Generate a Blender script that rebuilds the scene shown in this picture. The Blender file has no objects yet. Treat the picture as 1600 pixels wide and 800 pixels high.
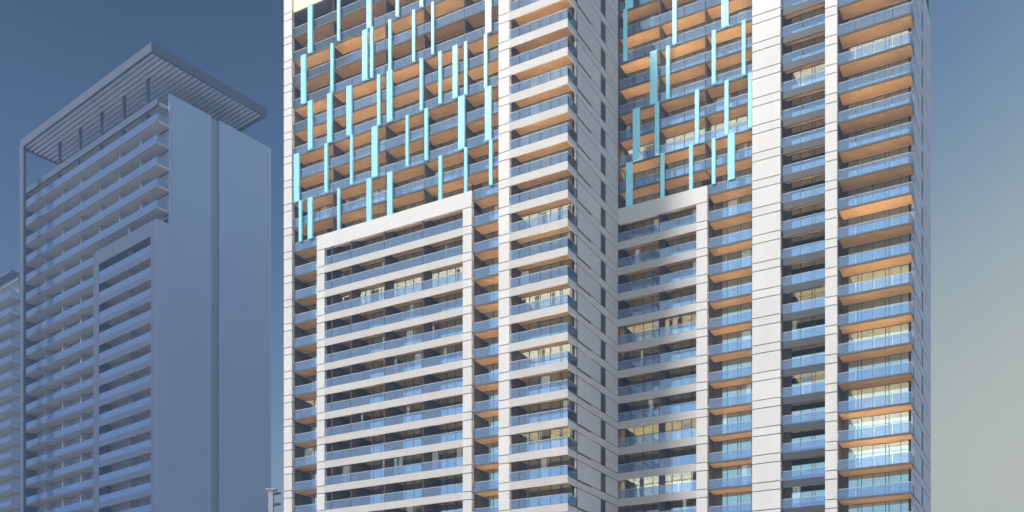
import bpy, bmesh, math, random
from mathutils import Vector
R = math.radians
rnd = random.Random(7)

# ------------------------------------------------------------------ camera
F, YH, CZ = 1593.0, 1129.0, 1.7          # focal length in photo pixels, horizon row, eye height
sc = bpy.context.scene
cam_d = bpy.data.cameras.new('camera')
cam = bpy.data.objects.new('camera', cam_d)
sc.collection.objects.link(cam)
cam.location = (0, 0, CZ)
cam.rotation_euler = (R(90), 0, 0)
cam_d.sensor_width = 36
cam_d.lens = 36 * F / 1600
cam_d.shift_y = (YH - 400) / 1600
cam_d.clip_end = 8000
sc.camera = cam

# ------------------------------------------------------------------ sky and sun
SUN_EL, SUN_AZ = R(43), R(238)           # azimuth clockwise from +Y: behind the camera, to its left
world = bpy.data.worlds.new('World')
sc.world = world
world.use_nodes = True
nt = world.node_tree
nt.nodes.clear()
def wn(t, **k):
    n = nt.nodes.new(t)
    for a, b in k.items(): setattr(n, a, b)
    return n
out = wn('ShaderNodeOutputWorld')
bg = wn('ShaderNodeBackground')
sky = wn('ShaderNodeTexSky', sky_type='NISHITA')
sky.sun_disc = False
sky.sun_elevation = SUN_EL
sky.sun_rotation = SUN_AZ
sky.dust_density = 2.5
sky.ozone_density = 2.0
tc = wn('ShaderNodeTexCoord')
# dusk gradient: pale towards the glowing horizon on the right, deep blue up and to the left
dot = wn('ShaderNodeVectorMath', operation='DOT_PRODUCT')
dot.inputs[1].default_value = (0.35, -0.25, -1.0)
nt.links.new(tc.outputs['Generated'], dot.inputs[0])
mr = wn('ShaderNodeMapRange')
mr.inputs['From Min'].default_value = -0.90
mr.inputs['From Max'].default_value = 0.30
# the sky brightens smoothly towards the sun's side
sg = wn('ShaderNodeVectorMath', operation='DOT_PRODUCT')
sg.inputs[1].default_value = (math.sin(SUN_AZ), math.cos(SUN_AZ), 0.15)
nt.links.new(tc.outputs['Generated'], sg.inputs[0])
sm = wn('ShaderNodeMath', operation='SMOOTH_MAX')
sm.inputs[1].default_value = 0.0; sm.inputs[2].default_value = 0.3
nt.links.new(sg.outputs['Value'], sm.inputs[0])
sa = wn('ShaderNodeMath', operation='MULTIPLY_ADD')
sa.inputs[1].default_value = 0.75
nt.links.new(sm.outputs['Value'], sa.inputs[0])
nt.links.new(dot.outputs['Value'], sa.inputs[2])
nt.links.new(sa.outputs['Value'], mr.inputs['Value'])
ramp = wn('ShaderNodeValToRGB')
cr = ramp.color_ramp
cr.interpolation = 'B_SPLINE'
def lin(c): return tuple(((v/255+.055)/1.055)**2.4 if v > 10 else v/255/12.92 for v in c) + (1,)
stops = [(0.0, (28, 44, 72)), (0.09, (56, 80, 114)), (0.25, (92, 124, 164)), (0.37, (160, 178, 178)), (0.52, (218, 214, 180)), (0.72, (226, 222, 192)), (1.0, (244, 248, 246))]
cr.elements[0].position, cr.elements[0].color = stops[0][0], lin(stops[0][1])
cr.elements[1].position, cr.elements[1].color = stops[-1][0], lin(stops[-1][1])
cr.elements[1].color = (0.80, 1.60, 2.00, 1)   # cyan boost on the unseen sun side, added for the window reflections
for p, c in stops[1:-1]:
    e = cr.elements.new(p); e.color = lin(c)
nt.links.new(mr.outputs['Result'], ramp.inputs['Fac'])
sk = wn('ShaderNodeVectorMath', operation='SCALE')
sk.inputs['Scale'].default_value = 0.055
nt.links.new(sky.outputs['Color'], sk.inputs[0])
mx = wn('ShaderNodeMix', data_type='RGBA')
mx.inputs['Factor'].default_value = 0.85
nt.links.new(sk.outputs['Vector'], mx.inputs['A'])
nt.links.new(ramp.outputs['Color'], mx.inputs['B'])
nt.links.new(mx.outputs['Result'], bg.inputs['Color'])
bg.inputs['Strength'].default_value = 1.0
nt.links.new(bg.outputs['Background'], out.inputs['Surface'])

sun_d = bpy.data.lights.new('sun', 'SUN')
sun_d.energy = 3.6
sun_d.angle = R(12)
sun_d.color = (1.0, 0.92, 0.85)
sun = bpy.data.objects.new('sun', sun_d)
sc.collection.objects.link(sun)
sd = Vector((math.sin(SUN_AZ)*math.cos(SUN_EL), math.cos(SUN_AZ)*math.cos(SUN_EL), math.sin(SUN_EL)))
sun.rotation_euler = sd.to_track_quat('Z', 'Y').to_euler()
sun.location = sd * 300

sc.view_settings.view_transform = 'Standard'
sc.view_settings.look = 'None'
sc.view_settings.exposure = 0.20
sc.view_settings.gamma = 1.0
sc.cycles.use_denoising = True
sc.cycles.max_bounces = 7
sc.cycles.transparent_max_bounces = 16
sc.cycles.volume_bounces = 0
sc.cycles.caustics_reflective = False
sc.cycles.caustics_refractive = False
sc.cycles.sample_clamp_indirect = 4.0

# ------------------------------------------------------------------ materials
MATS = {}
def mat(name, col, rough=0.6, metal=0.0, noise=0.0, nscale=0.4, spec=0.5, emit=None, estr=0.0, streak=False):
    m = bpy.data.materials.new(name)
    m.use_nodes = True
    t = m.node_tree
    b = t.nodes['Principled BSDF']
    b.inputs['Base Color'].default_value = (*col, 1)
    b.inputs['Roughness'].default_value = rough
    b.inputs['Metallic'].default_value = metal
    b.inputs['Specular IOR Level'].default_value = spec
    if emit:
        b.inputs['Emission Color'].default_value = (*emit, 1)
        b.inputs['Emission Strength'].default_value = estr
    if noise:
        g = t.nodes.new('ShaderNodeNewGeometry')
        mp = t.nodes.new('ShaderNodeMapping')
        mp.inputs['Scale'].default_value = (1, 1, 0.12) if streak else (1, 1, 1)
        t.links.new(g.outputs['Position'], mp.inputs['Vector'])
        nz = t.nodes.new('ShaderNodeTexNoise')
        nz.inputs['Scale'].default_value = nscale
        nz.inputs['Detail'].default_value = 5
        t.links.new(mp.outputs['Vector'], nz.inputs['Vector'])
        oi = t.nodes.new('ShaderNodeObjectInfo')
        ad = t.nodes.new('ShaderNodeMath'); ad.operation = 'MULTIPLY_ADD'
        ad.inputs[1].default_value = 0.45; 
        t.links.new(oi.outputs['Random'], ad.inputs[0])
        t.links.new(nz.outputs['Fac'], ad.inputs[2])
        mr_ = t.nodes.new('ShaderNodeMapRange')
        mr_.inputs['From Min'].default_value = 0.3; mr_.inputs['From Max'].default_value = 1.1
        mr_.inputs['To Min'].default_value = 1 - noise; mr_.inputs['To Max'].default_value = 1 + noise
        t.links.new(ad.outputs['Value'], mr_.inputs['Value'])
        vm = t.nodes.new('ShaderNodeVectorMath'); vm.operation = 'SCALE'
        vm.inputs[0].default_value = col
        t.links.new(mr_.outputs['Result'], vm.inputs['Scale'])
        t.links.new(vm.outputs['Vector'], b.inputs['Base Color'])
    MATS[name] = m
    return m

def glassy(name, tint, gloss, trans, diff, refl_fac, rough=0.02):
    """partly mirrored, partly clear, slightly milky glass; keeps working from any side"""
    m = bpy.data.materials.new(name)
    m.use_nodes = True
    t = m.node_tree
    t.nodes.clear()
    o = t.nodes.new('ShaderNodeOutputMaterial')
    tr = t.nodes.new('ShaderNodeBsdfTransparent'); tr.inputs['Color'].default_value = (*tint, 1)
    gl = t.nodes.new('ShaderNodeBsdfGlossy'); gl.inputs['Color'].default_value = (*gloss, 1); gl.inputs['Roughness'].default_value = rough
    df = t.nodes.new('ShaderNodeBsdfDiffuse'); df.inputs['Color'].default_value = (*diff, 1)
    m1 = t.nodes.new('ShaderNodeMixShader'); m1.inputs['Fac'].default_value = trans
    t.links.new(df.outputs[0], m1.inputs[1]); t.links.new(tr.outputs[0], m1.inputs[2])
    lw = t.nodes.new('ShaderNodeLayerWeight'); lw.inputs['Blend'].default_value = 0.25
    mr_ = t.nodes.new('ShaderNodeMapRange')
    mr_.inputs['To Min'].default_value = refl_fac; mr_.inputs['To Max'].default_value = 1.0
    t.links.new(lw.outputs['Fresnel'], mr_.inputs['Value'])
    m2 = t.nodes.new('ShaderNodeMixShader')
    t.links.new(mr_.outputs['Result'], m2.inputs['Fac'])
    t.links.new(m1.outputs[0], m2.inputs[1]); t.links.new(gl.outputs[0], m2.inputs[2])
    t.links.new(m2.outputs[0], o.inputs['Surface'])
    MATS[name] = m
    return m

mat('white_panel', (0.655, 0.64, 0.645), 0.45, noise=0.08, nscale=0.5, streak=True)
mat('band_panel', (0.52, 0.50, 0.50), 0.5, noise=0.10, nscale=0.35)
mat('grey_panel', (0.60, 0.60, 0.66), 0.5, noise=0.07, nscale=0.4, streak=True)
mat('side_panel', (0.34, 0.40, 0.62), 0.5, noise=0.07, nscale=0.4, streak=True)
mat('joint', (0.02, 0.02, 0.022), 0.9)
mat('slab', (0.10, 0.105, 0.115), 0.7, noise=0.15, nscale=1.0)
mat('dark_fascia', (0.035, 0.039, 0.045), 0.5, noise=0.08, nscale=0.6)
mat('soffit', (0.54, 0.34, 0.165), 0.55, noise=0.22, nscale=0.8)
mat('soffit_trim', (0.75, 0.58, 0.40), 0.5)
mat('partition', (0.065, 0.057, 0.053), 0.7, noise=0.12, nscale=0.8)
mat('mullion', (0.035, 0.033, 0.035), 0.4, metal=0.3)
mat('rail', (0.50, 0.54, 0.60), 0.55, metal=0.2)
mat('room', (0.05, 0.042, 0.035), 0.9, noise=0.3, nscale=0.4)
mat('curtain', (0.62, 0.58, 0.54), 0.9, noise=0.2, nscale=2.0, streak=True)
mat('lit_room_pale', (0.8, 0.7, 0.55), 0.9, emit=(1.0, 0.82, 0.55), estr=6.5, noise=0.3, nscale=1.2)
mat('glowing_curtain', (0.7, 0.66, 0.6), 0.9, emit=(1.0, 0.90, 0.80), estr=2.2, noise=0.2, nscale=2.0, streak=True)
mat('fin', (0.30, 0.66, 0.80), 0.25, noise=0.10, nscale=0.5, streak=True, emit=(0.28, 0.75, 0.95), estr=0.16)  # slight glow added to brighten fins standing in the wing's shade
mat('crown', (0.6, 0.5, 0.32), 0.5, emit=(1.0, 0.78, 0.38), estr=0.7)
for i, e in enumerate((26, 50, 80, 120)):
    mat('uplight_%d' % i, (0.9, 0.8, 0.6), 0.5, emit=(1.0, 0.74, 0.46), estr=e)
mat('lit_room', (0.8, 0.6, 0.35), 0.9, emit=(1.0, 0.68, 0.32), estr=4.0, noise=0.3, nscale=1.2)
glassy('balustrade_glass', (0.74, 0.84, 1.0), (0.62, 0.78, 1.0), 0.88, (0.34, 0.37, 0.62), 0.17)
glassy('window_glass', (0.66, 0.68, 0.70), (0.66, 0.90, 1.0), 1.0, (0, 0, 0), 0.64)
mat('ground', (0.50, 0.46, 0.40), 0.9, noise=0.25, nscale=0.05)
mat('podium', (0.42, 0.41, 0.40), 0.7, noise=0.1, nscale=0.2)
mat('far_fascia', (0.055, 0.08, 0.15), 0.7)  # far palette: part of the haze fade is painted into these blue-greys
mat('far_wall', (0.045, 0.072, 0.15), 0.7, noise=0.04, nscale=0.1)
mat('far_side', (0.27, 0.36, 0.60), 0.7, noise=0.04, nscale=0.1)  # shaded face coloured lighter than the sunlit fronts, evening out the light
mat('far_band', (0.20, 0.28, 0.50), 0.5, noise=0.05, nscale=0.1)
mat('far_hazed', (0.36, 0.40, 0.50), 0.7)  # windows and partitions paled in colour to look hazed
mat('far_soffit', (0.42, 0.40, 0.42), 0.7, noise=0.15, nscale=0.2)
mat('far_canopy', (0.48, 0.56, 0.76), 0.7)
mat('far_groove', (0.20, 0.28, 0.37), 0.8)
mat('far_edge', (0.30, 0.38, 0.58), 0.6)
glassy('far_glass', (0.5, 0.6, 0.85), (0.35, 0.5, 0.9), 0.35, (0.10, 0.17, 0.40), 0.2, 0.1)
mat('mast', (0.40, 0.46, 0.56), 0.5, metal=0.2)

# ------------------------------------------------------------------ mesh helpers
COL = sc.collection
CACHE = {}
def box_mesh(dims, m):
    key = (round(dims[0], 3), round(dims[1], 3), round(dims[2], 3), m)
    if key in CACHE: return CACHE[key]
    x, y, z = (d/2 for d in dims)
    v = [(sx*x, sy*y, sz*z) for sx in (-1, 1) for sy in (-1, 1) for sz in (-1, 1)]
    f = [(0, 1, 3, 2), (4, 6, 7, 5), (0, 4, 5, 1), (2, 3, 7, 6), (0, 2, 6, 4), (1, 5, 7, 3)]
    me = bpy.data.meshes.new('box')
    me.from_pydata(v, [], f)
    me.materials.append(MATS[m])
    CACHE[key] = me
    return me

class Node:
    """an object together with its origin in the thing's own axes, so children can be given in those axes"""
    def __init__(s, o, org): s.o, s.org = o, org

def empty(name, loc, rz, **props):
    o = bpy.data.objects.new(name, None)
    COL.objects.link(o)
    o.location = loc
    o.rotation_euler = (0, 0, rz)
    o.empty_display_size = 1
    for k, v in props.items(): o[k] = v
    return Node(o, Vector((0, 0, 0)))

def link(name, me, parent, org, label=None):
    o = bpy.data.objects.new(name, me)
    COL.objects.link(o)
    org = Vector(org)
    if parent:
        o.parent = parent.o
        o.location = org - parent.org
    else:
        o.location = org
    if label: o['label'] = label
    return Node(o, org)

def box(name, parent, m, u0, u1, w0, w1, z0, z1, label=None):
    if u1 < u0: u0, u1 = u1, u0
    return link(name, box_mesh((u1-u0, w1-w0, z1-z0), m), parent, ((u0+u1)/2, (w0+w1)/2, (z0+z1)/2), label)

def multi(name, parent, m, boxes, label=None, kind=None):
    """several bars of one part joined into a single mesh"""
    u0, u1, w0, w1, z0, z1 = boxes[0]
    org = Vector(((u0+u1)/2, (w0+w1)/2, (z0+z1)/2))
    key = ('multi', m, tuple(tuple(round(c, 3) for c in (b[0]-org.x, b[1]-org.x, b[2]-org.y, b[3]-org.y, b[4]-org.z, b[5]-org.z)) for b in boxes))
    me = CACHE.get(key)
    if me is None:
        v, f = [], []
        for b in boxes:
            n = len(v)
            v += [(b[i]-org.x, b[2+j]-org.y, b[4+k]-org.z) for i in (0, 1) for j in (0, 1) for k in (0, 1)]
            f += [tuple(n+q for q in face) for face in ((0, 1, 3, 2), (4, 6, 7, 5), (0, 4, 5, 1), (2, 3, 7, 6), (0, 2, 6, 4), (1, 5, 7, 3))]
        me = bpy.data.meshes.new(name)
        me.from_pydata(v, [], f)
        me.materials.append(MATS[m])
        CACHE[key] = me
    n = link(name, me, parent, org, label)
    if kind: n.o['kind'] = kind
    return n

# ------------------------------------------------------------------ the ground
g = bpy.data.meshes.new('ground')
g.from_pydata([(-1500, -1500, 0), (1500, -1500, 0), (1500, 1500, 0), (-1500, 1500, 0)], [], [(0, 1, 2, 3)])
g.materials.append(MATS['ground'])
go = bpy.data.objects.new('ground', g); COL.objects.link(go); go['kind'] = 'structure'

# ------------------------------------------------------------------ the main tower's own axes
class Axes:
    """two-point perspective of a building: front faces run along U, sides along W"""
    def __init__(s, vp_left, x0, s0, H):
        a = Vector((800 - vp_left, -F)).normalized()
        s.U, s.W, s.H = a, Vector((-a.y, a.x)), H
        Y = F*H/s0
        s.O = Vector(((x0-800)/F*Y, Y))
        s.rz = math.atan2(a.y, a.x)
        s.cw, s.cu = s.O.dot(s.W), s.O.dot(s.U)
    def u(s, x, w):                       # picture column x on the plane at depth w -> u
        r = Vector(((x-800)/F, 1)); Y = (w+s.cw)/s.W.dot(r)
        return (r*Y - s.O).dot(s.U)
    def w(s, x, u):                       # picture column x on the side plane at u -> w
        r = Vector(((x-800)/F, 1)); Y = (u+s.cu)/s.U.dot(r)
        return (r*Y - s.O).dot(s.W)
    def s_at(s, x, w):
        r = Vector(((x-800)/F, 1)); return F*s.H/((w+s.cw)/s.W.dot(r))

T = Axes(-2072, 736.5, 41.57, 3.3)
H = T.H
def zf(k): return CZ + (k + 0.70)*H        # finished floor of storey k
tower = empty('residential_tower', (T.O.x, T.O.y, 0), T.rz,
              label='tall white and glass residential tower with orange balcony soffits and turquoise fins, filling the frame',
              category='tower')

W0, WB, WC, WD = 0.0, -1.87, 13.0, 11.02   # facade planes
U_A0, U_A1 = T.u(443.5, W0), T.u(456, W0)
U_FL0, U_FL1 = T.u(495, W0), T.u(507, W0)
U_FR0, U_FR1 = T.u(723, W0), T.u(737, W0)
U_B0, U_B1 = T.u(779, WB), T.u(795.6, WB)
U_S = 14.13                                 # grey side wall of the projecting wing
U_E0, U_E1 = T.u(1088, WC), T.u(1105, WC)
U_C0, U_C1 = T.u(1175.3, WC), T.u(1219.5, WC)
U_D0, U_D1 = T.u(1289.2, WD), T.u(1307.8, WD)
U_R = T.u(1428.5, WD+2.5)                   # right side wall
W_RB = T.w(1454.5, U_R)
Z_LOW = zf(5)
Z_TOP = zf(32)
GAP = 0.055
ZBM = zf(19)-1.0

# cores behind the flats
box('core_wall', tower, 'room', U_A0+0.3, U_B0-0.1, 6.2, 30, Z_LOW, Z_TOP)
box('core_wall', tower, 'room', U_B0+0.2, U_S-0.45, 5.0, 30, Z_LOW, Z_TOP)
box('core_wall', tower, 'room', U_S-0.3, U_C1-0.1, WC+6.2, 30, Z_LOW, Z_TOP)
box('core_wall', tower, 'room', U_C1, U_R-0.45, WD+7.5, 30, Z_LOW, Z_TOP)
# podium under the picture's lower edge
box('podium', tower, 'podium', U_A0-4, U_R+4, -6, 40, 0, Z_LOW-0.02)

# ---- clad columns: two panels to a storey, joints between
def column(u0, u1, w0, w1, k0, k1, m='white_panel', ztop=None):
    c = box('column', tower, 'joint', u0+0.05, u1-0.05, w0+0.30, w1-0.04, Z_LOW, ztop or zf(k1)+H-1.0)
    for k in range(k0, k1+1):
        for a, b in ((zf(k)-1.0, zf(k)), (zf(k), min(zf(k)+H-1.0, ztop or 1e9))):
            if b - a < 0.3: continue
            box('panel', c, m, u0, u1, w0, w1-0.02, a+GAP, b-GAP)
    return c
column(U_A0, U_A1, W0, 0.55, 6, 31)
column(U_FL0, U_FL1, W0, 0.55, 6, 18, ztop=zf(19)-1.0)
column(U_FR0, U_FR1, W0, 0.55, 6, 18, ztop=zf(19)-1.0)
column(U_B0, U_B1, WB, WB+0.55, 6, 27)
column(U_E0, U_E1, WC, WC+0.55, 6, 18, ztop=zf(19)-1.0)
column(U_C0, U_C1, WC, WC+0.6, 6, 26)
column(U_D0, U_D1, WD, WD+0.55, 6, 26)
# party walls standing behind the columns
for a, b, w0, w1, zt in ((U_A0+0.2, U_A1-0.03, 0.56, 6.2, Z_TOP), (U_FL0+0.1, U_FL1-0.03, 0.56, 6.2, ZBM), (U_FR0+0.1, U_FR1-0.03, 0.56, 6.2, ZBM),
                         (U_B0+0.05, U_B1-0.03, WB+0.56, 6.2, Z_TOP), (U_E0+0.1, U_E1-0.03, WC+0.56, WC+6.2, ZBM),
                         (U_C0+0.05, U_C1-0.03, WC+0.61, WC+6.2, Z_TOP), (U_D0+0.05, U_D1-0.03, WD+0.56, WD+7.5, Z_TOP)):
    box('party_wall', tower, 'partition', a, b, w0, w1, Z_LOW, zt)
# deep beams closing the two portal frames
ZB0, ZB1 = zf(19)-1.0+GAP, zf(20)-0.7*H
box('frame_beam', tower, 'white_panel', U_FL0, U_FR1, W0, 0.55, ZB0, ZB1)
box('frame_beam', tower, 'white_panel', U_S+0.02, U_E1, WC, WC+0.55, ZB0, ZB1)

# ---- grey side walls with slot windows
def side_wall(u, w0, w1, slot, k0, k1, m):
    c = box('side_wall', tower, 'joint', u-0.6, u-0.35, w0, w1, Z_LOW, zf(k1)+H)
    s0, s1 = slot
    for k in range(k0, k1+1):
        z = zf(k)
        box('wall_panel', c, m, u-0.3, u, w0, w1, z-1.0+GAP, z-GAP)
        box('wall_panel', c, m, u-0.3, u, w0, s0, z+GAP, z+H-1.0-GAP)
        box('wall_panel', c, m, u-0.3, u, s1, w1, z+GAP, z+H-1.0-GAP)
        box('slot_window', c, 'mullion', u-0.1, u-0.075, s0+0.02, s1-0.02, z+GAP, z+H-1.0-GAP)
side_wall(U_S, 0.63, WC, (T.w(938.7, U_S), T.w(946.8, U_S)), 6, 27, 'grey_panel')
side_wall(U_R, WD+2.5, W_RB, (T.w(1439.8, U_R), T.w(1442.6, U_R)), 6, 25, 'side_panel')

# ---- storeys of balconies
PANES = []                                  # glass panes counted while building
def balcony(k, u0, u1, wf, wb, style, bays=(), splits=(), up=1, soff=True, glass=True, wrap=False, curtain=0.0, lit=None,
            mull=(), wall_first=0.0):
    z = zf(k)
    bn = box('balcony', tower, 'slab', u0, u1, wf+(0.16 if style in ('band', 'dark') else 0.0), wb+4.0, z-0.20, z)
    # downstand in front of the slab edge
    if style == 'band':
        box('band', bn, 'band_panel', u0+0.01, u1, wf, wf+0.15, z-1.0+GAP, z-GAP*0.2)
        if wrap: box('band', bn, 'grey_panel', u1-0.15, u1, wf+0.152, wb, z-1.0+GAP, z-GAP*0.2)
    elif style == 'dark':
        box('fascia', bn, 'dark_fascia', u0+0.01, u1, wf, wf+0.15, z-0.85, z)
    # timber soffit with a pale trim along its rear edge, one field to a bay
    edges = [u0] + list(bays) + [u1]
    if soff:
        for a, b in zip(edges, edges[1:]):
            f0 = wf + (0.30 if style in ('band', 'dark') else 0.12)
            so = box('soffit', bn, 'soffit', a+0.16, b-0.06, f0, wb-0.10, z-0.27, z-0.202)
            box('soffit_trim', so, 'soffit_trim', a+0.16, b-0.06, wb-0.098, wb-0.04, z-0.30, z-0.202)
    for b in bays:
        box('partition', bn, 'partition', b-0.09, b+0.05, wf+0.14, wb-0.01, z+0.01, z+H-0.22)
    if glass:
        gz = z + 0.03
        e2 = [u0] + list(splits) + [u1]
        for a, b in zip(e2, e2[1:]):
            PANES.append((bn, a+0.04, b-0.04, wf+0.05, wf+0.075, gz, gz+1.05))
        box('handrail', bn, 'rail', u0+0.02, u1-(0.0 if not wrap else 0.02), wf+0.035, wf+0.09, gz+1.052, gz+1.10)
        if wrap:
            PANES.append((bn, u1-0.075, u1-0.05, wf+0.10, wb-0.02, gz, gz+1.05))
            box('handrail', bn, 'rail', u1-0.09, u1-0.035, wf+0.092, wb-0.02, gz+1.052, gz+1.10)
    if up is not None:
        box('uplight', bn, 'uplight_%d' % up, u0+0.3, u1-0.3, wf+0.28, wf+0.36, z+0.003, z+0.03)
    # window wall with its frame
    zt = z + H - 0.23
    if wall_first:
        box('pier', tower, 'partition', u0, u0+wall_first, wb, wb+0.25, z, zt)
    a0 = u0 + wall_first
    fr = [(a0, u1, wb-0.02, wb+0.10, z, z+0.07), (a0, u1, wb-0.02, wb+0.10, zt-0.10, zt)]
    ms = sorted([a0+0.03] + [m_ for m_ in mull if a0+0.2 < m_ < u1-0.1] + [u1-0.03])
    for m_ in ms: fr.append((m_-0.03, m_+0.03, wb-0.019, wb+0.099, z+0.07, zt-0.10))
    wnode = multi('window', tower, 'mullion', fr)
    for a, b in zip(ms, ms[1:]):
        if b - a > 0.1: WPANES.append((wnode, a+0.03, b-0.03, wb+0.03, wb+0.05, z+0.07, zt-0.10))
        if b - a > 0.6 and rnd.random() < curtain:
            q = rnd.choice((0.35, 0.5, 1.0))
            c0 = a+0.05 if rnd.random() < 0.5 else b-0.05-(b-a-0.1)*q
            CURT.append((wnode, c0, c0+(b-a-0.1)*q, wb+0.35, z+0.02, zt-0.05))
    if not lit and curtain and k < 17 and rnd.random() < 0.10: lit = True
    lm = rnd.choice(('lit_room', 'lit_room', 'lit_room_pale'))
    if lit:
        box('lit_ceiling', wnode, lm, a0+0.2, u1-0.2, wb+0.25, wb+3.6, z+H-0.32, z+H-0.26)
        box('lit_room_wall', wnode, lm, a0+0.2, u1-0.2, wb+3.7, wb+3.8, z+0.2, z+H-0.4)
    return bn
WPANES, CURT = [], []
def fr_(u0, u1, *t): return [u0 + (u1-u0)*q for q in t]

bay_x = {x: T.u(x, 1.0) for x in (499, 525, 555, 607, 667, 730)}
# left facade, patterned zone above the frame
for k in range(20, 31):
    u0, u1 = U_A1, U_B0
    bl = [bay_x[x] for x in (525, 607, 667, 730)]
    if k == 30:
        continue
    balcony(k, u0, u1, 0.30, 2.35, 'thin', bays=bl, splits=sorted(bl+[bay_x[499], bay_x[555]]), up=None if k == 29 else rnd.choice((0, 1, 1, 2, 3)), soff=k != 29,
            curtain=0.25, mull=[u0 + 1.45*i for i in range(1, 24)])
balcony(19, U_A1, U_FL0, 0.30, 2.35, 'thin', up=1, curtain=0.2, mull=fr_(U_A1, U_FL0, .45, .75))
bn = balcony(19, U_FL1, U_FR0, 0.30, 2.35, 'thin', bays=[bay_x[x] for x in (525, 607, 667)], up=1, glass=False, mull=[U_FL1+1.45*i for i in range(1, 15)])
balcony(19, U_FR1, U_B0, 0.30, 2.35, 'thin', up=2, curtain=0.2, mull=fr_(U_FR1, U_B0, .35, .62, .8))
for k in range(6, 19):
    balcony(k, U_A1, U_FL0, 0.30, 2.35, 'thin', up=0, curtain=0.35, mull=fr_(U_A1, U_FL0, .45, .75), wall_first=(U_FL0-U_A1)*0.0)
    bl = [bay_x[x] for x in (525, 555, 607, 667)]
    balcony(k, U_FL1, U_FR0, W0, 2.2, 'band', bays=bl, splits=sorted(bl), up=0 if k > 10 else 0, curtain=0.3, mull=[U_FL1+1.3*i for i in range(1, 17)])
    balcony(k, U_FR1, U_B0, 0.30, 2.35, 'thin', up=2, curtain=0.35, mull=fr_(U_FR1, U_B0, .35, .62, .8), wall_first=0.0)

# projecting wing
for k in range(6, 28):
    sp = fr_(U_B1, U_S, .18, .36, .55, .72, .87)
    balcony(k, U_B1, U_S+0.05, WB, 0.63, 'band', splits=sp, up=1 if k < 14 else rnd.choice((1, 2, 2)), wrap=True, curtain=0.35,
            mull=fr_(U_B1, U_S, .18, .34, .37, .55, .72, .75, .9), wall_first=0.0, lit=(k in (14, 17, 9, 22)))
# recessed facade, patterned zone
bR = [T.u(1034, WC+1), T.u(1105, WC+1)]
for k in range(20, 28):
    balcony(k, U_S, U_C0, WC+0.30, WC+2.35, 'thin', bays=bR, splits=sorted(bR+[T.u(1000, WC), T.u(1068, WC), T.u(1140, WC)]), up=rnd.choice((1, 1, 2, 3)), curtain=0.3,
            mull=[U_S+1.35*i for i in range(1, 13)], lit=(k == 21))
balcony(19, U_S, U_E0, WC+0.30, WC+2.35, 'thin', bays=bR[:1], up=1, glass=False, mull=[U_S+1.35*i for i in range(1, 8)])
balcony(19, U_E1, U_C0, WC+0.30, WC+2.35, 'thin', up=2, curtain=0.2, mull=fr_(U_E1, U_C0, .3, .55, .62, .84), splits=fr_(U_E1, U_C0, .5), wall_first=(U_C0-U_E1)*.2)
for k in range(6, 19):
    balcony(k, U_S, U_E0, WC, WC+2.2, 'band', bays=bR[:1], splits=[T.u(1000, WC), bR[0], T.u(1060, WC)], up=0, curtain=0.4,
            mull=[U_S+1.3*i for i in range(1, 8)], lit=(k in (8, 10, 14)))
    balcony(k, U_E1, U_C0, WC+0.30, WC+2.35, 'thin', up=2, curtain=0.3, splits=fr_(U_E1, U_C0, .5), mull=fr_(U_E1, U_C0, .32, .56, .63, .86),
            wall_first=(U_C0-U_E1)*.2)
# dark recessed bay between the two tall columns
for k in range(6, 27):
    balcony(k, U_C1, U_D0, WC+0.4, WC+2.0, 'dark', up=1, curtain=0.35, splits=fr_(U_C1, U_D0, .45), mull=fr_(U_C1, U_D0, .34, .58, .64, .9),
            wall_first=(U_D0-U_C1)*.14, lit=(k in (14, 11, 22)))
# right-hand bay with deep soffits
for k in range(6, 27):
    balcony(k, U_D1, U_R, WD+0.25, WD+2.6, 'thin', up=rnd.choice((0, 1, 1, 2, 3)), wrap=True, curtain=0.3,
            splits=fr_(U_D1, U_R, .25, .5, .75), mull=fr_(U_D1, U_R, .23, .28, .44, .61, .66, .82), wall_first=(U_R-U_D1)*.09, lit=(k in (14, 12, 8, 22)))

# glass panes: the largest singly, the rest joined
def emit_panes(lst, name, m):
    lst = sorted(lst, key=lambda p: -((p[2]-p[1])+(p[4]-p[3]))*(p[6]-p[5]))
    for n_, a, b, w0, w1, z0, z1 in lst[:300]: box(name, n_, m, a, b, w0, w1, z0, z1)
    if lst[300:]: multi(name+'s', tower, m, [p[1:] for p in lst[300:]], kind='stuff')
emit_panes(PANES, 'glass_pane', 'balustrade_glass')
emit_panes(WPANES, 'window_pane', 'window_glass')
# curtains: pleated sheets behind the glass
def curtain(node, a, b, w, z0, z1, m='curtain'):
    n = max(4, int((b-a)/0.12))
    v, f = [], []
    cx, cz = (a+b)/2, (z0+z1)/2
    for i in range(n+1):
        u = a + (b-a)*i/n
        d = 0.06*(1 if i % 2 else -1)
        v += [(u-cx, d, z0-cz), (u-cx, d, z1-cz)]
    for i in range(n): f.append((2*i, 2*i+2, 2*i+3, 2*i+1))
    me = bpy.data.meshes.new('curtain'); me.from_pydata(v, [], f); me.materials.append(MATS[m])
    link('curtain', me, node, (cx, w, cz))
for c in CURT[:300]: curtain(*c, m='glowing_curtain' if rnd.random() < 0.35 else 'curtain')

# lit crown screen at the tower's top left
box('crown_screen', tower, 'crown', U_A1+0.02, U_B0-0.1, 0.32, 0.6, zf(29)+0.02, zf(29)+5.5)

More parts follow.
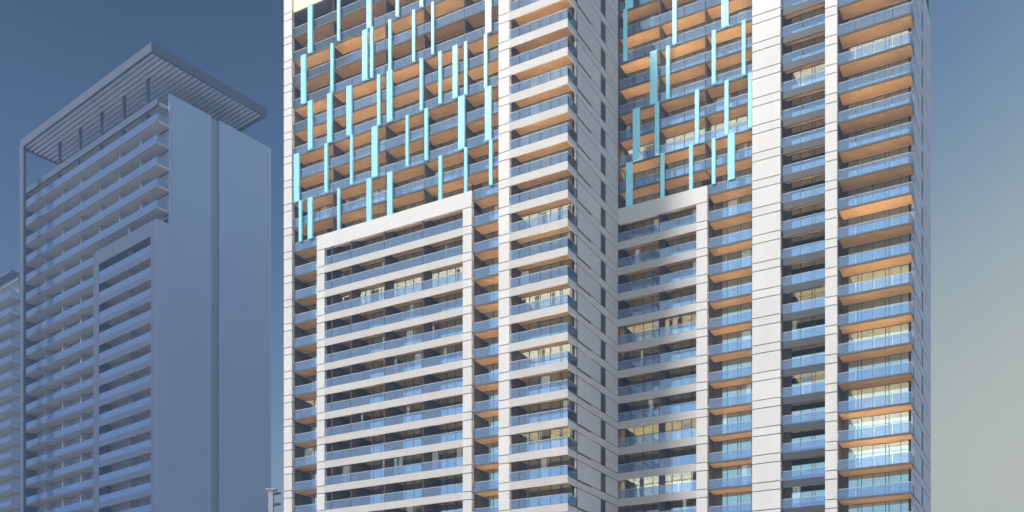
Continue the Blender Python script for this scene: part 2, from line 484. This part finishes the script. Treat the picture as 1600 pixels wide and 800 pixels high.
# ---- turquoise fins, two storeys each: picture column range and rows of head and foot
def fin(x0, x1, yt, yb, wp):
    xc = (x0+x1)/2
    s = T.s_at(xc, wp)
    if yt is None:
        kb = round((YH-yb)/s - 0.7); kt = kb+2
    else:
        kt = round((YH-yt)/s - 0.7); kb = max(round((YH-yb)/s - 0.7), kt-2)
    u0, u1 = T.u(x0, wp), T.u(x1, wp)
    zb = zf(kb)+0.02
    if kb == 19: zb = ZB1+0.01
    box('fin', tower, 'fin', u0, u1, wp, wp+0.28, zb, zf(kt)-0.02)
for a in [(480.7,487.5,8,82.5),(526.5,530.5,None,64),(572.5,580,None,45),(618,622.5,None,27),(655.5,660.5,None,11),(673.7,677.5,4,85),(643.7,648,16,96),
          (758,767.5,None,51),(470,477.5,87,163),(516,520.5,70,144),(565.7,573.7,49,126),(578,582.5,44,121),(606.7,611,32,111),(756,761,52,136),
          (707,714.5,71,152),(725,729.5,65,147),(685,689.5,81,162),(655.5,660,92,170),(604,612.5,111,190),(589,593.5,117,197),(541,549,135,212),
          (480.7,487.5,158,234),(511,518,147,223),(633.7,638,181,260),(663,668,170,251),(715.7,725.5,147,232),(757.5,767.5,135,219),
          (580.5,589.5,197,275),(546.7,550.7,210,287),(506.7,511.5,225,300),(459,467,241,316),(764,769,216,302),(725,729.5,231,300),
          (685,690,244,311),(604.5,612.5,269,335),(572.5,580,279,345),(526.7,530.7,296,358),(480.7,487.5,307,385),(466.7,470.7,315,390)]:
    fin(*a, W0)
for a in [(977,987.5,None,15),(973.7,979,15,95),(1050.7,1056.7,None,67),(1040.5,1046,71,154),(1015.5,1026,80,160),(1023,1029,160,232),(988.7,999,170,250),
          (1085.7,1091.7,140,225),(1112,1118,47,131),(978,987.5,251,322),(1031.7,1037.5,237,307),(1076.7,1082,222,295),(1112,1117.5,215,300),
          (1127,1138,None,40),(1159,1164.5,31,115),(1132,1138,125,207),(1168.7,1174.6,114,200),(1137,1147.5,205,292)]:
    fin(*a, WC)

# ------------------------------------------------------------------ the two towers behind, on the left
HF = 4.2
G = Axes(-1178, 246, 33.9, HF)
def zg(k): return CZ + (k + 0.80)*HF
def gz(n): return CZ + n*HF
far = empty('distant_tower', (G.O.x, G.O.y, 0), G.rz, category='tower',
            label='hazy blue tower with balcony bands under a slatted roof canopy, left background')
UL = G.u(37, 0); UP = G.u(30, 0)
WE = G.w(418, 0)
W1, W2 = G.w(330, 0), G.w(343, 0)
u148, u157, u238 = G.u(148, 0), G.u(157, 0), G.u(238, 0)
wc = G.w(265, 0)
# side wall in two panels with a groove
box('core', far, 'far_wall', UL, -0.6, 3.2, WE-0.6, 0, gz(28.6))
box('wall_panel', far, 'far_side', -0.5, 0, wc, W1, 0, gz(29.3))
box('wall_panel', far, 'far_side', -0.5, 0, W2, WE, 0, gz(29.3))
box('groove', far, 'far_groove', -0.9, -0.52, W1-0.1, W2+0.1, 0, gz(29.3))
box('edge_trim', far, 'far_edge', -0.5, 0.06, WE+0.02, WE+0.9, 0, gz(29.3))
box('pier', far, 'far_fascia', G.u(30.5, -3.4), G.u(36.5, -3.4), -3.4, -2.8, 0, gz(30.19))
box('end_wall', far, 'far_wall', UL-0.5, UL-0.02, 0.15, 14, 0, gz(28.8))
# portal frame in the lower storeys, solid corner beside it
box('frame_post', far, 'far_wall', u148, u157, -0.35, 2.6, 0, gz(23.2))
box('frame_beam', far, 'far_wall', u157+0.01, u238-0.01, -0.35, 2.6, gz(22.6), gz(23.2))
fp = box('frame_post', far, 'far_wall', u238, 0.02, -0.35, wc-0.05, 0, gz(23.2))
box('lightened_side', fp, 'far_side', 0.022, 0.06, -0.35, wc-0.05, 0, gz(23.2))  # thin pale skin added to lighten the post's shaded side
def far_balcony(k, u0, u1, wf, wb, band, wrap):
    z = zg(k)
    b = box('balcony', far, 'far_soffit', u0, u1-0.02, wf+0.12, min(wb+1.5, wc-0.03), z-0.35, z)
    if band: box('band', b, 'far_wall', u0, u1, wf, wf+0.12, z-1.2, z)
    else: box('edge', b, 'far_wall', u0, u1, wf, wf+0.118, z-0.35, z)
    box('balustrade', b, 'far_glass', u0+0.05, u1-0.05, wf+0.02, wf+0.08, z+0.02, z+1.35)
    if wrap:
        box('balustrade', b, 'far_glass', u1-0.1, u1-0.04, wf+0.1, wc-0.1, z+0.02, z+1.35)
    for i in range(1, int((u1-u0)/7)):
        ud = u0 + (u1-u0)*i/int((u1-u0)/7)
        box('partition', b, 'far_hazed', ud-0.12, ud+0.12, wf+1.1, wb-0.02, z+0.02, z+HF-0.4)
    box('window', b, 'far_hazed', u0, u1, wb, wb+0.1, z+0.02, z+HF-0.36)
for k in range(23, 28): far_balcony(k, UL, 0.0, 0, 3.0, False, True)
for k in range(4, 23):
    far_balcony(k, UL, u148, 0, 3.0, False, False)
    far_balcony(k, u157, u238, -0.33, 2.4, True, False)
# slatted canopy
OV = 3.4
zc0, zc1 = gz(30.2), gz(30.62)
cu0, cu1, cw0, cw1 = G.u(31, -OV), OV, -OV, G.w(417, OV)
can = multi('canopy', far, 'far_fascia', [(cu0, cu1, cw0, cw0+0.5, zc0, zc1), (cu0, cu1, cw1-0.5, cw1, zc0, zc1),
            (cu0, cu0+0.5, cw0+0.5, cw1-0.5, zc0, zc1), (cu1-0.5, cu1, cw0+0.5, cw1-0.5, zc0, zc1)])
nsl = 26
box('roof_plate', can, 'far_canopy', cu0+0.55, cu1-0.55, cw0+0.55, cw1-0.55, zc1-0.09, zc1-0.02)
for i in range(1, nsl):
    w = cw0 + (cw1-cw0)*i/nsl
    box('slat', can, 'far_canopy', cu0+0.52, cu1-0.52, w-0.28, w+0.28, zc0+0.25, zc0+0.6)
for i in range(1, 6):
    u = cu0 + (cu1-cu0)*i/6
    box('beam', can, 'far_canopy', u-0.3, u+0.3, cw0+0.52, cw1-0.52, zc0+0.62, zc1-0.1)
    box('canopy_post', far, 'far_wall', u-0.25, u+0.25, 1.0, 1.5, gz(28.4), zc0+0.6)
box('parapet', far, 'far_wall', UL, -0.02, 0.0, 0.4, gz(28.5), gz(28.8))
box('roof_deck', far, 'far_soffit', UL, -0.55, 0.41, WE-0.6, gz(28.6), gz(28.75))

# third tower, only its right-hand edge inside the picture
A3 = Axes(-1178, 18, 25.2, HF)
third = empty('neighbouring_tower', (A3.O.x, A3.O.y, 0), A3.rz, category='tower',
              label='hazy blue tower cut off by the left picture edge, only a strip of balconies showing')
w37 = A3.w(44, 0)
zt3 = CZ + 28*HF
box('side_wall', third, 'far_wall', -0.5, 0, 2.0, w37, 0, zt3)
box('core', third, 'far_hazed', -22, -0.55, 2.6, w37, 0, zt3-0.5)
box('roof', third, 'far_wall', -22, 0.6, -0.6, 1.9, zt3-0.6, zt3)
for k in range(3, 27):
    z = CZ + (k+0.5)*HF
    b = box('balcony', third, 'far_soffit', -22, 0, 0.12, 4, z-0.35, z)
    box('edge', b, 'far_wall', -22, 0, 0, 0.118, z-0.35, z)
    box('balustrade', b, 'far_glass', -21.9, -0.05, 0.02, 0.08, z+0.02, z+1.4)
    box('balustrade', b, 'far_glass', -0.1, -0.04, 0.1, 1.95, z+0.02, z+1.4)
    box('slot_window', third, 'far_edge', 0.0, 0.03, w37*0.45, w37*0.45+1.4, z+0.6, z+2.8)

# ------------------------------------------------------------------ unclear object built as a bracketed mast beside the white tower's foot
MY = 150.0
def px(x): return (x-800)/F*MY
def pz(y): return CZ + (YH-y)/F*MY
mast = empty('bracket_mast', (px(424), MY, 0), 0, category='mast', label='pale metal mast with short dark brackets at the left foot of the white tower')
box('pole', mast, 'mast', -0.38, 0.30, -0.35, 0.35, 0, pz(766.5))
box('cap_plate', mast, 'mast', -0.75, 0.75, -0.5, 0.5, pz(766.5)+0.01, pz(764))
for y0, y1, m in ((769.5, 773, 'slab'), (786, 790.5, 'slab')):
    me = bpy.data.meshes.new('bracket')
    a, b, L = pz(y1), pz(y0), 1.35
    h = b-a
    v = [(0.31, -0.4, -h/2), (0.31, 0.4, -h/2), (0.31, 0.4, h/2), (0.31, -0.4, h/2), (L, -0.4, h*0.1), (L, 0.4, h*0.1), (L, 0.4, h/2), (L, -0.4, h/2)]
    me.from_pydata(v, [], [(0, 1, 2, 3)[::-1], (4, 5, 6, 7), (0, 4, 7, 3), (1, 2, 6, 5), (3, 7, 6, 2), (0, 1, 5, 4)])
    me.materials.append(MATS[m])
    hd = link('bracket', me, mast, (0, 0, (a+b)/2))
for y0, y1 in ((775, 784), (793, 806)):
    box('side_box', mast, 'slab', -0.62, -0.39, -0.3, 0.3, pz(y1), pz(y0))

# ------------------------------------------------------------------ evening haze in the air
hz = bpy.data.materials.new('haze'); hz.use_nodes = True
ht = hz.node_tree; ht.nodes.clear()
ho = ht.nodes.new('ShaderNodeOutputMaterial')
hv = ht.nodes.new('ShaderNodeVolumePrincipled')
hv.inputs['Color'].default_value = (0.38, 0.58, 1.0, 1)
hv.inputs['Density'].default_value = 0.0010
ht.links.new(hv.outputs['Volume'], ho.inputs['Volume'])
hm = bpy.data.meshes.new('haze')
hx, h0, h1 = 1520, -1.0, zf(33)+6
hm.from_pydata([(sx*hx, sy*hx, z) for z in (h0, h1) for sx, sy in ((-1, -1), (1, -1), (1, 1), (-1, 1))], [],
               [(3, 2, 1, 0), (4, 5, 6, 7), (0, 1, 5, 4), (1, 2, 6, 5), (2, 3, 7, 6), (3, 0, 4, 7)])
hm.materials.append(hz)
hob = bpy.data.objects.new('haze', hm); COL.objects.link(hob); hob['kind'] = 'stuff'
